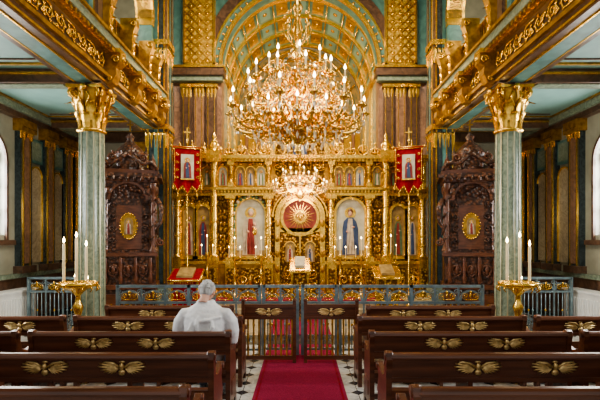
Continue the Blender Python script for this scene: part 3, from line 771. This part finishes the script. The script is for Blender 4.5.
chandelier(-.04,YC,3.28,1.08,[(1.06,3.93,14,.42,0),(.72,3.78,10,.40,.5),(.78,4.33,12,.85,.3),(.45,4.62,8,1.15,.1),(.38,3.72,6,.3,.2)],CEIL,1.0)
chandelier(0,10.2,2.78,.6,[(.62,3.15,12,.25,0),(.40,3.42,8,.5,.3)],CEIL,.5)

# ------------------------------------------------------------------ iron fence
def fence(name,x0,x1,y,z0=0,h=1.16):
    b=B(name)
    L=x1-x0
    b.box(x0,x1,y-.03,y+.03,z0+h-.045,z0+h,IRON); b.box(x0,x1,y-.02,y+.02,z0+h-.31,z0+h-.27,IRON); b.box(x0,x1,y-.02,y+.02,z0+.08,z0+.11,IRON)
    n=max(2,round(L/.36)); w=L/n
    for i in range(n+1):
        x=x0+i*w
        if i in (0,n) or i%3==0:
            b.box(x-.025,x+.025,y-.03,y+.03,z0,z0+h,IRON)
        else: b.box(x-.015,x+.015,y-.012,y+.012,z0+.1,z0+h-.02,IRON)
    for i in range(n):
        cx=x0+(i+.5)*w; cz=z0+h-.16
        scroll_xz(b,cx,y-.012,cz-.02,w*.74,.14,GOLD,.008,12)
        b.ring('y',cx,cz-.1,w*.38,w*.46,y-.014,y+.014,IRON,12)
        for q in (-1,1): b.tube(XZspiral(cx+q*w*.40,y-.01,cz+.05,.045,1.2,0,q,9),.008,IRON,4)
        b.ball((cx,y-.02,cz+.04),.025,GOLD,(1,.5,1.2),6,4)
        m=4
        for j in range(1,m):
            xx=x0+i*w+j*w/m; b.tube([(xx,y,z0+.1),(xx,y,z0+h-.29)],.010,IRON,5)
            b.ball((xx,y,z0+.5),.02,GOLD if j==2 else IRON,(1,1,1.4),6,4)
        b.tube(XZspiral(cx-w*.12,y-.01,z0+.26,.08,1.2,0,1,10),.008,IRON,4); b.tube(XZspiral(cx+w*.12,y-.01,z0+.26,.08,1.2,pi,-1,10),.008,IRON,4)
    b.finish()
fence('chancel_railing',-3.0,-.66,7.25); fence('chancel_railing',.66,3.0,7.25)
fence('chancel_gate',-.60,-.04,7.25,.014,1.146); fence('chancel_gate',.04,.60,7.25,.014,1.146)
fence('side_aisle_railing',-5.42,-4.40,8.8); fence('side_aisle_railing',4.40,5.42,8.8)

# ------------------------------------------------------------------ pews
def cherub(b,x,y,z,s=1.0):
    b.ball((x,y-.014,z+.014*s),.026*s,BRASS,(.9,.7,1.1),8,6)
    b.ball((x,y-.006,z-.035*s),.026*s,BRASS,(1.2,.5,1.0),8,5)
    b.ball((x,y-.004,z+.05*s),.018*s,BRASS,(1.5,.5,.6),8,5)
    for q in (-1,1):
        for i in range(8):
            a=.50-.20*i; L=(.15,.17,.175,.155,.13,.105,.085,.065)[i]*s
            c=Vector((x+q*(.025*s+cos(a)*L*.5),y-.004-.0008*i,z-.003+sin(a)*L*.40))
            b.ball(tuple(c),L*.5,BRASS,(1,.09,.12),8,5,Matrix.Rotation(-q*a*.9,3,'Y'))
        b.tube([(x+q*.02*s,y-.008,z+.008),(x+q*.07*s,y-.01,z+.04*s),(x+q*.13*s,y-.008,z+.05*s),(x+q*.18*s,y-.006,z+.03*s)],[.010*s,.012*s,.009*s,.003*s],BRASS,6)
def pew(x0,x1,y,orn):
    b=B('church_pew')
    prof=[(y-.03,0),(y+.05,0),(y+.06,.10),(y+.34,.10),(y+.36,0),(y+.45,0),(y+.45,.08),(y+.41,.2),(y+.40,.40),(y+.43,.46),(y+.40,.52),(y+.36,.60),(y+.40,.66),(y+.46,.68),(y+.46,.71),(y+.40,.73),(y+.30,.70),(y+.18,.67),(y+.08,.70),(y+.055,.80),(y+.06,.88),(y+.02,.93),(y-.03,.92),(y-.04,.86),(y-.02,.78),(y-.025,.4)]
    xs=[x0,x1-.05]
    if x1-x0>1.4: xs.append((x0+x1)/2-.02)
    for i,xx in enumerate(xs):
        if i<2:
            b.prism(prof,'x',xx,xx+.05,WOOD)
            b.tube([(xx-.008,y+.43,.69),(xx+.058,y+.43,.69)],.035,WOOD,10)
            b.tube([(xx-.008,y+.01,.885),(xx+.058,y+.01,.885)],.045,WOOD,10)
            b.box(xx-.006,xx+.056,y+.08,y+.32,.2,.36,WOOD)
        else: b.box(xx,xx+.04,y+.0,y+.38,0,.42,WOOD)
    A,C=x0+.04,x1-.04
    b.prism([(y-.035,.86),(y-.040,.875),(y-.035,.895),(y-.015,.91),(y+.03,.91),(y+.045,.895),(y+.045,.86)],'x',A,C,WOOD)
    b.box(A,C,y-.01,y+.02,.70,.86,WOOD); b.box(A,C,y-.022,y+.03,.665,.70,WOOD); b.box(A,C,y-.016,y+.02,.845,.86,WOOD)
    b.box(A,C,y-.01,y+.015,.50,.585,WOOD)
    b.prism([(y-.0,.42),(y+.42,.43),(y+.44,.45),(y+.42,.47),(y,.46)],'x',A,C,WOOD)
    b.box(A,C,y+.36,y+.385,.35,.43,WOOD); b.box(A,C,y+.0,y+.03,.36,.43,WOOD); b.box(A,C,y+.17,y+.21,.12,.17,WOOD)
    n=int((C-A)/.55)
    for i in range(1,n): 
        xx=A+(C-A)*i/n; b.box(xx-.02,xx+.02,y-.012,y+.018,.46,.67,WOOD)
    for o in orn: cherub(b,o,y-.014,.785,1.08)
    b.finish()
for i,y in enumerate((2.95,3.85,4.75,5.7,6.62)):
    for sg in (-1,1):
        a,c=.75,2.92
        if i==4: a=1.0
        o=[1.55,2.22]
        pew(min(sg*a,sg*c),max(sg*a,sg*c),y,[sg*k for k in o] if i else [])
        if i<4: pew(min(sg*3.05,sg*4.95),max(sg*3.05,sg*4.95),y if not 3.3<y<4.2 else y+.28,[sg*3.62,sg*4.3])
for sg in (-1,1):
    b=B('wooden_aisle_gate')
    a,c=sorted((sg*.06,sg*.9)); y=6.78
    for xx in (a,c-.05): b.box(xx,xx+.05,y-.03,y+.03,0.013,.95,WOOD); 
    for xx in (a,c-.05): b.ball((xx+.025,y,.97),.035,WOOD)
    b.box(a,c,y-.025,y+.025,.86,.91,WOOD); b.box(a,c,y-.012,y+.012,.72,.86,WOOD); b.box(a,c,y-.02,y+.02,.68,.72,WOOD); b.box(a,c,y-.02,y+.02,.06,.12,WOOD)
    k=a+.1
    while k<c-.06: b.lathe((k,y,.1),[(.014,0),(.014,.08),(.02,.14),(.012,.2),(.02,.3),(.012,.4),(.016,.5),(.014,.59)],GOLDD,8); k+=.085
    cherub(b,(a+c)/2,y-.016,.79,1.08)
    b.finish()

# ------------------------------------------------------------------ candle stands
for sg in (-1,1):
    b=B('candle_stand'); x=-3.39 if sg<0 else 3.33; y=6.72
    b.lathe((x,y,0),[(.22,0),(.22,.04),(.15,.08),(.06,.14),(.04,.25),(.07,.34),(.09,.42),(.04,.52),(.03,.7),(.05,.78),(.08,.88),(.04,.96),(.035,1.05),(.10,1.12),(.2,1.17),(.28,1.2),(.29,1.26),(.27,1.26),(.26,1.215),(.03,1.21)],GOLD,20)
    for k in range(3):
        a=pi/2+k*2*pi/3
        b.tube([(x+cos(a)*.05,y+sin(a)*.05,.2),(x+cos(a)*.16,y+sin(a)*.16,.22),(x+cos(a)*.22,y+sin(a)*.22,.1),(x+cos(a)*.24,y+sin(a)*.24,.03)],.022,GOLD,6)
    for k in range(14):
        a=2*pi*k/14
        b.tube([(x+cos(a)*.28,y+sin(a)*.28,1.2),(x+cos(a)*.31,y+sin(a)*.31,1.16),(x+cos(a)*.27,y+sin(a)*.27,1.12)],.01,GOLD,5)
        b.lathe((x+cos(a)*.22,y+sin(a)*.22,1.215),[(.012,0),(.018,.03),(.012,.05)],GOLD,6)
    for dx,h in ((-.19,.60),(.0,.68),(.15,.55)):
        b.lathe((x+dx,y-.05,1.21),[(.03,0),(.03,.05),(.022,.08)],GOLD,8)
        candle(b,x+dx,y-.05,1.25,h,.022,1.5)
    for k in range(3):
        candle(b,x+cos(k*2.1+.5)*.12,y+.05+sin(k*2.1+.5)*.1,1.21,.08+.03*k,.008,.7)
    b.finish()

# ------------------------------------------------------------------ carved thrones
def throne(sg):
    M=Matrix.Translation((sg*3.58,9.28,0))@Matrix.Rotation(-sg*.26,4,'Z')@Matrix.Scale(.95,4)
    b=B('carved_wooden_throne',M)
    b.box(-.62,.62,-.45,.5,0,.22,WOODC); b.box(-.55,.55,-.38,.45,.22,.95,WOODC); b.box(-.6,.6,-.43,.48,.95,1.05,WOOD)
    for k in range(3):
        cx=-.36+.36*k; b.box(cx-.14,cx+.14,-.41,-.38,.32,.85,WOOD); b.ring('y',cx,.55,.08,.1,-.43,-.41,GOLDD,10,0,2*pi)
    b.box(-.55,.55,-.38,-.32,1.05,1.65,WOODC); b.box(-.6,.6,-.42,-.28,1.65,1.73,WOOD)
    for k in range(4): b.lathe((-.45+.3*k,-.41,1.07),[(.03,0),(.05,.1),(.03,.2),(.045,.35),(.03,.55)],WOOD,8)
    for k in range(3): scroll_xz(b,-.3+.3*k,-.40,1.36,.24,.34,WOOD,.016)
    b.box(-.5,.5,.36,.44,1.05,3.25,WOODC)
    b.archwall('y',0,.36,2.85,3.25,-.38,-.3,WOODC,14,.5)
    b.ring('y',0,2.85,.36,.41,-.42,-.36,WOOD,14)
    for q in (-1,1):
        for yy in (-.34,.36):
            pts=[(.075,0),(.08,.05),(.05,.1)]+[(.052 if i%2 else .04,.15+i*.11) for i in range(10)]+[(.05,1.3),(.08,1.36),(.085,1.5)]
            b.lathe((q*.5,yy,1.73),pts,WOOD,10)
            b.tube([(q*.5+.055*cos(i*.7),yy+.055*sin(i*.7),1.85+i*.03) for i in range(40)],.016,WOODC,4)
            b.lathe((q*.5,yy,3.5),[(.04,0),(.07,.06),(.03,.13),(.055,.2),(.02,.3),(0,.38)],WOOD,8)
        b.ball((q*.38,-.4,3.05),.08,WOODC,(1,.6,1.2))
        b.box(min(q*.5,q*.56),max(q*.5,q*.56),-.3,.4,1.05,1.7,WOODC)
        b.tube([(q*.58,-.36,2.9),(q*.68,-.36,2.7),(q*.66,-.36,2.4),(q*.57,-.36,2.25),(q*.6,-.36,2.1)],[.05,.06,.05,.04,.02],WOODC,6)
        b.tube(XZspiral(q*.66,-.36,1.95,.09,1.5,pi/2,q,12),.025,WOOD,5)
        for z in (2.0,2.25,2.5,2.75): b.tube(XZspiral(q*.33,-.28,z,.08,1.4,0,q,10),.018,WOODC,5)
    b.prism([(.16*cos(t*pi/12),2.3+.26*sin(t*pi/12)) for t in range(24)],'y',-.30,-.26,GOLDD)
    for t in range(24):
        a=t*pi/12; b.ball((.175*cos(a),-.3,2.3+.275*sin(a)),.022,GOLD,(1,1,1),6,4)
    saint(b,0,-.32,2.12,.18,.36,ICDK,CRIM,PALE,True)
    b.box(-.42,.42,-.26,-.22,1.73,2.9,WOODC); b.box(-.26,.26,-.27,-.22,1.8,2.75,WOOD)
    b.box(-.6,.6,-.46,.5,3.25,3.33,WOOD); b.box(-.68,.68,-.54,.56,3.33,3.42,WOODC); b.box(-.62,.62,-.48,.5,3.42,3.5,WOOD)
    for k in range(9): b.ball((-.56+.14*k,-.53,3.3),.045,WOODC,(1,1,1.3),6,4)
    b.lathe((0,0,3.5),[(.46,0),(.44,.08),(.30,.16),(.28,.3),(.34,.36),(.33,.42),(.22,.55),(.10,.66),(.06,.72),(.10,.78),(.03,.86),(.0,.95)],WOODC,16)
    for k in range(8):
        a=k*pi/4+pi/8
        b.tube([(cos(a)*.46,sin(a)*.40,3.5),(cos(a)*.5,sin(a)*.44,3.64),(cos(a)*.40,sin(a)*.36,3.74),(cos(a)*.33,sin(a)*.3,3.88),(cos(a)*.4,sin(a)*.36,3.95)],[.05,.045,.035,.03,.015],WOODC,6)
    for q in (-1,1): 
        b.tube([(q*.6,-.5,3.5),(q*.5,-.5,3.66),(q*.3,-.5,3.62),(q*.16,-.5,3.72),(0,-.5,3.84)],[.04,.05,.04,.045,.05],WOODC,6)
        b.tube(XZspiral(q*.3,-.46,3.75,.1,1.5,-pi/2,q,12),.025,WOOD,5)
    b.box(-.015,.015,-.015,.015,4.4,4.66,GOLDD); b.box(-.07,.07,-.012,.012,4.54,4.57,GOLDD)
    b.finish()
throne(-1); throne(1)

for sg in (-1,1):
    b=B('radiator_cover'); xs=sorted((sg*5.86,sg*5.55))
    b.box(xs[0],xs[1],7.85,9.25,0,.86,WHITE); b.box(xs[0]-.02,xs[1]+.02 if sg<0 else xs[1],7.8,9.3,.86,.9,WHITE)
    xf=sg*5.55
    for k in range(16): b.box(min(xf,xf-sg*.015),max(xf,xf-sg*.015),7.95+k*.078,7.98+k*.078,.12,.75,WHITE)
    for k in range(4): b.box(xs[0]+.03+.065*k,xs[0]+.06+.065*k,7.835,7.85,.12,.75,WHITE)
    b.finish()

# ------------------------------------------------------------------ seated man
man=bpy.data.objects.new('seated_man',None); bpy.context.collection.objects.link(man)
mx,my=-1.09,5.02
man.location=(mx,my,0)
def remesh(ob,v,sm=6):
    m=ob.modifiers.new('r','REMESH'); m.mode='VOXEL'; m.voxel_size=v; m.use_smooth_shade=True
    s=ob.modifiers.new('s','SMOOTH'); s.iterations=sm; s.factor=.5
def loft(b,rings,m,seg=20):
    vs=[];fs=[]
    for (cx,cy,cz,rx,ry) in rings:
        for k in range(seg):
            a=2*pi*k/seg
            cxx=cos(a);syy=sin(a)
            vs.append((cx+rx*math.copysign(abs(cxx)**.85,cxx),cy+ry*math.copysign(abs(syy)**.85,syy),cz))
    for i in range(len(rings)-1):
        for k in range(seg):
            k2=(k+1)%seg; fs.append((i*seg+k,i*seg+k2,(i+1)*seg+k2,(i+1)*seg+k))
    fs.append(tuple(range(seg-1,-1,-1))); fs.append(tuple((len(rings)-1)*seg+k for k in range(seg)))
    b.add(vs,fs,m,True)
b=B('jacket')
loft(b,[(0,0,.475,.20,.15),(0,0,.56,.225,.17),(0,.0,.70,.225,.17),(0,.01,.83,.23,.165),(0,.03,.96,.235,.16),(-.005,.06,1.05,.235,.145),(-.01,.085,1.11,.20,.125),(-.01,.11,1.155,.13,.10),(-.01,.13,1.19,.08,.08)],JACK)
for q in (-1,1):
    b.tube([(q*.15,.06,1.045),(q*.225,.06,1.035),(q*.285,.07,.95),(q*.305,.07,.85),(q*.295,.11,.74),(q*.25,.19,.69),(q*.20,.29,.67),(q*.15,.36,.65)],[.08,.092,.09,.082,.075,.07,.06,.05],JACK,12)
for i in range(10):
    a=2*pi*i/10
    b.ball((-.01+.08*cos(a),.13+.075*sin(a),1.175),.033,JACK,(1,1,.9),8,5)
for z,r in ((.62,.228),(.78,.23)):
    b.tube([(r*cos(t*.4),r*.74*sin(t*.4)+.0,z+.006*sin(t*2.1)) for t in range(17)],.018,JACK,6)
for q,dz in ((-.12,0),(.1,.03),(.02,-.1),(-.05,.06)):
    b.tube([(q,-.10,.98+dz),(q*1.2,-.15,.90+dz),(q*.7,-.16,.78+dz)],[.010,.026,.010],JACK,6)
b.tube([(-.2,-.04,1.03),(-.08,-.105,.98),(.05,-.125,1.0),(.2,-.05,1.03)],[.012,.024,.024,.012],JACK,6)
ob=b.finish(man); remesh(ob,.011,2)
b=B('trousers')
loft(b,[(0,.0,.475,.17,.14),(0,.0,.52,.185,.16),(0,0,.58,.18,.15)],TROU)
for q in (-1,1):
    b.tube([(q*.09,.02,.55),(q*.11,.2,.55),(q*.12,.42,.535),(q*.12,.49,.48),(q*.12,.48,.3),(q*.12,.48,.09)],[.08,.078,.072,.068,.058,.052],TROU,12)
ob=b.finish(man); remesh(ob,.014,4)
b=B('shoes')
for q in (-1,1):
    loft(b,[(q*.12,.53,.0,.045,.13),(q*.12,.53,.03,.048,.135),(q*.12,.515,.06,.043,.11),(q*.12,.49,.10,.042,.06)],SHOE,14)
b.finish(man)
Mh=Matrix.Translation((-.012,.165,1.285))@Matrix.Rotation(-.5,4,'X')@Matrix.Rotation(.10,4,'Y')
b=B('head',Mh)
b.ball((0,0,.02),.1,SKINM,(.80,.98,1.08),20,14)
b.ball((0,.035,-.045),.075,SKINM,(.82,.85,1.0),16,10)
b.ball((0,.075,-.095),.03,SKINM,(1,.8,.7),10,6)
b.tube([(0,-.02,-.03),(0,-.03,-.10),(0,-.03,-.15)],[.055,.056,.065],SKINM,14)
b.tube([(0,.096,.025),(0,.112,-.008),(0,.118,-.022)],[.010,.013,.015],SKINM,8)
for q in (-1,1):
    b.ball((q*.016,.106,-.024),.011,SKINM); b.ball((q*.034,.088,.032),.018,SKINM,(1.5,.6,.5)); b.ball((q*.045,.07,-.02),.03,SKINM,(1,.7,.8))
    b.ball((q*.090,-.005,-.004),.032,SKINM,(.38,.7,1.1),10,6); b.ball((q*.095,-.012,.012),.02,SKINM,(.4,.7,.9),8,5)
for z in (-.052,-.062): b.tube([(-.024,.098,z),(0,.105,z+.002),(.024,.098,z)],[.004,.007,.004],SKINM,6)
ob=b.finish(man); remesh(ob,.006,3)
b=B('eyes',Mh)
for q in (-1,1): b.ball((q*.033,.088,.012),.012,WHITE); b.ball((q*.033,.099,.012),.005,BLK)
b.finish(man)
b=B('hair',Mh)
b.ball((0,-.014,.034),.106,HAIR,(.83,.97,1.02),24,16)
b.ball((0,-.045,-.005),.078,HAIR,(.93,.72,.85),18,10)
for k in range(90):
    a=random.uniform(0,2*pi); t=random.uniform(0,1.7)
    r=.107; p=Vector((.83*r*sin(t)*cos(a),-.014+.97*r*sin(t)*sin(a),.034+1.02*r*cos(t)))
    if p.y>.06 and p.z<.07: continue
    b.ball(tuple(p),.015,HAIR,(1,1,.6),6,4)
ob=b.finish(man); remesh(ob,.006,1)
for q in (-1,1):
    b=B('hand_left' if q<0 else 'hand_right')
    px,py,pz=q*.15,.38,.645
    b.ball((px-q*.01,py+.03,pz-.005),.045,SKINM,(.85,1.05,.38),12,8)
    b.tube([(px,py-.04,pz+.01),(px,py+.01,pz)],[.03,.03],SKINM,10)
    for k,(o,L) in enumerate(((-.03,.060),(-.010,.072),(.011,.068),(.030,.052))):
        bx_=px-q*.01+o
        b.tube([(bx_,py+.05,pz),(bx_+o*.1,py+.07+L*.3,pz+.004),(bx_+o*.15,py+.07+L*.65,pz-.014),(bx_+o*.1,py+.065+L*.8,pz-.036)],[.0105,.0095,.009,.0075],SKINM,8)
    b.tube([(px-q*.035,py+.0,pz),(px-q*.06,py+.03,pz-.005),(px-q*.068,py+.06,pz-.014)],[.014,.012,.009],SKINM,8)
    ob=b.finish(man); remesh(ob,.004,2)

# ------------------------------------------------------------------ lights
def point(n,loc,e,c,r=.3):
    l=bpy.data.lights.new(n,'POINT'); l.energy=e; l.color=c; l.shadow_soft_size=r
    o=bpy.data.objects.new(n,l); o.location=loc; bpy.context.collection.objects.link(o)
def area(n,loc,rot,sx,sy,e,c):
    l=bpy.data.lights.new(n,'AREA'); l.shape='RECTANGLE'; l.size=sx; l.size_y=sy; l.energy=e; l.color=c
    o=bpy.data.objects.new(n,l); o.location=loc; o.rotation_euler=rot; bpy.context.collection.objects.link(o)
warm=(1,.80,.52)
point('chandelier_light',(-.04,YC,3.95),235,warm,.4)
point('small_chandelier_light',(0,10.0,3.0),110,warm,.25)
point('sanctuary_light',(0,13.2,5.6),270,(1,.80,.50),.3)
area('nave_fill',(0,4.5,9.4),(0,0,0),3,5,340,(1,.94,.84))  # added overhead fill, no fixture in the ceiling
area('iconostasis_fill',(0,8.6,7.2),(math.radians(40),0,0),3,.3,320,(1,.86,.62))  # added area fill in mid-air, aimed at the icon screen
for sg in (-1,1):
    area('aisle_window_light',(sg*6.6,8.4,3.0),(0,sg*pi/2,0),1.6,1.0,290,(.95,.98,1))
    area('aisle_window_light',(sg*6.6,5.0,3.0),(0,sg*pi/2,0),1.6,1.0,290,(.95,.98,1))
    point('gallery_fill',(sg*4.5,8.8,7.2),100,(1,.88,.7),.25)  # added fill to brighten the gallery, no fitting modelled
    point('gallery_fill',(sg*4.5,5.6,7.2),80,(1,.88,.7),.25)  # second added gallery fill, also without a fitting
    point('aisle_fill',(sg*4.9,7.6,2.6),75,(1,.93,.82),.3)  # added fill for the aisle walls, belongs to no lamp
w=bpy.data.worlds.new('world'); bpy.context.scene.world=w; w.use_nodes=True
bg=w.node_tree.nodes['Background']; bg.inputs[0].default_value=(.97,.98,.96,1); bg.inputs[1].default_value=.88
try: bpy.context.scene.view_settings.look='AgX - Medium High Contrast'
except Exception: pass

# ------------------------------------------------------------------ camera
cam=bpy.data.cameras.new('camera'); co=bpy.data.objects.new('camera',cam); bpy.context.collection.objects.link(co)
cam.sensor_width=36; cam.lens=26.4; cam.shift_y=40/600; cam.clip_end=100
co.location=(0,0,1.9); co.rotation_euler=(pi/2,0,0)
bpy.context.scene.camera=co
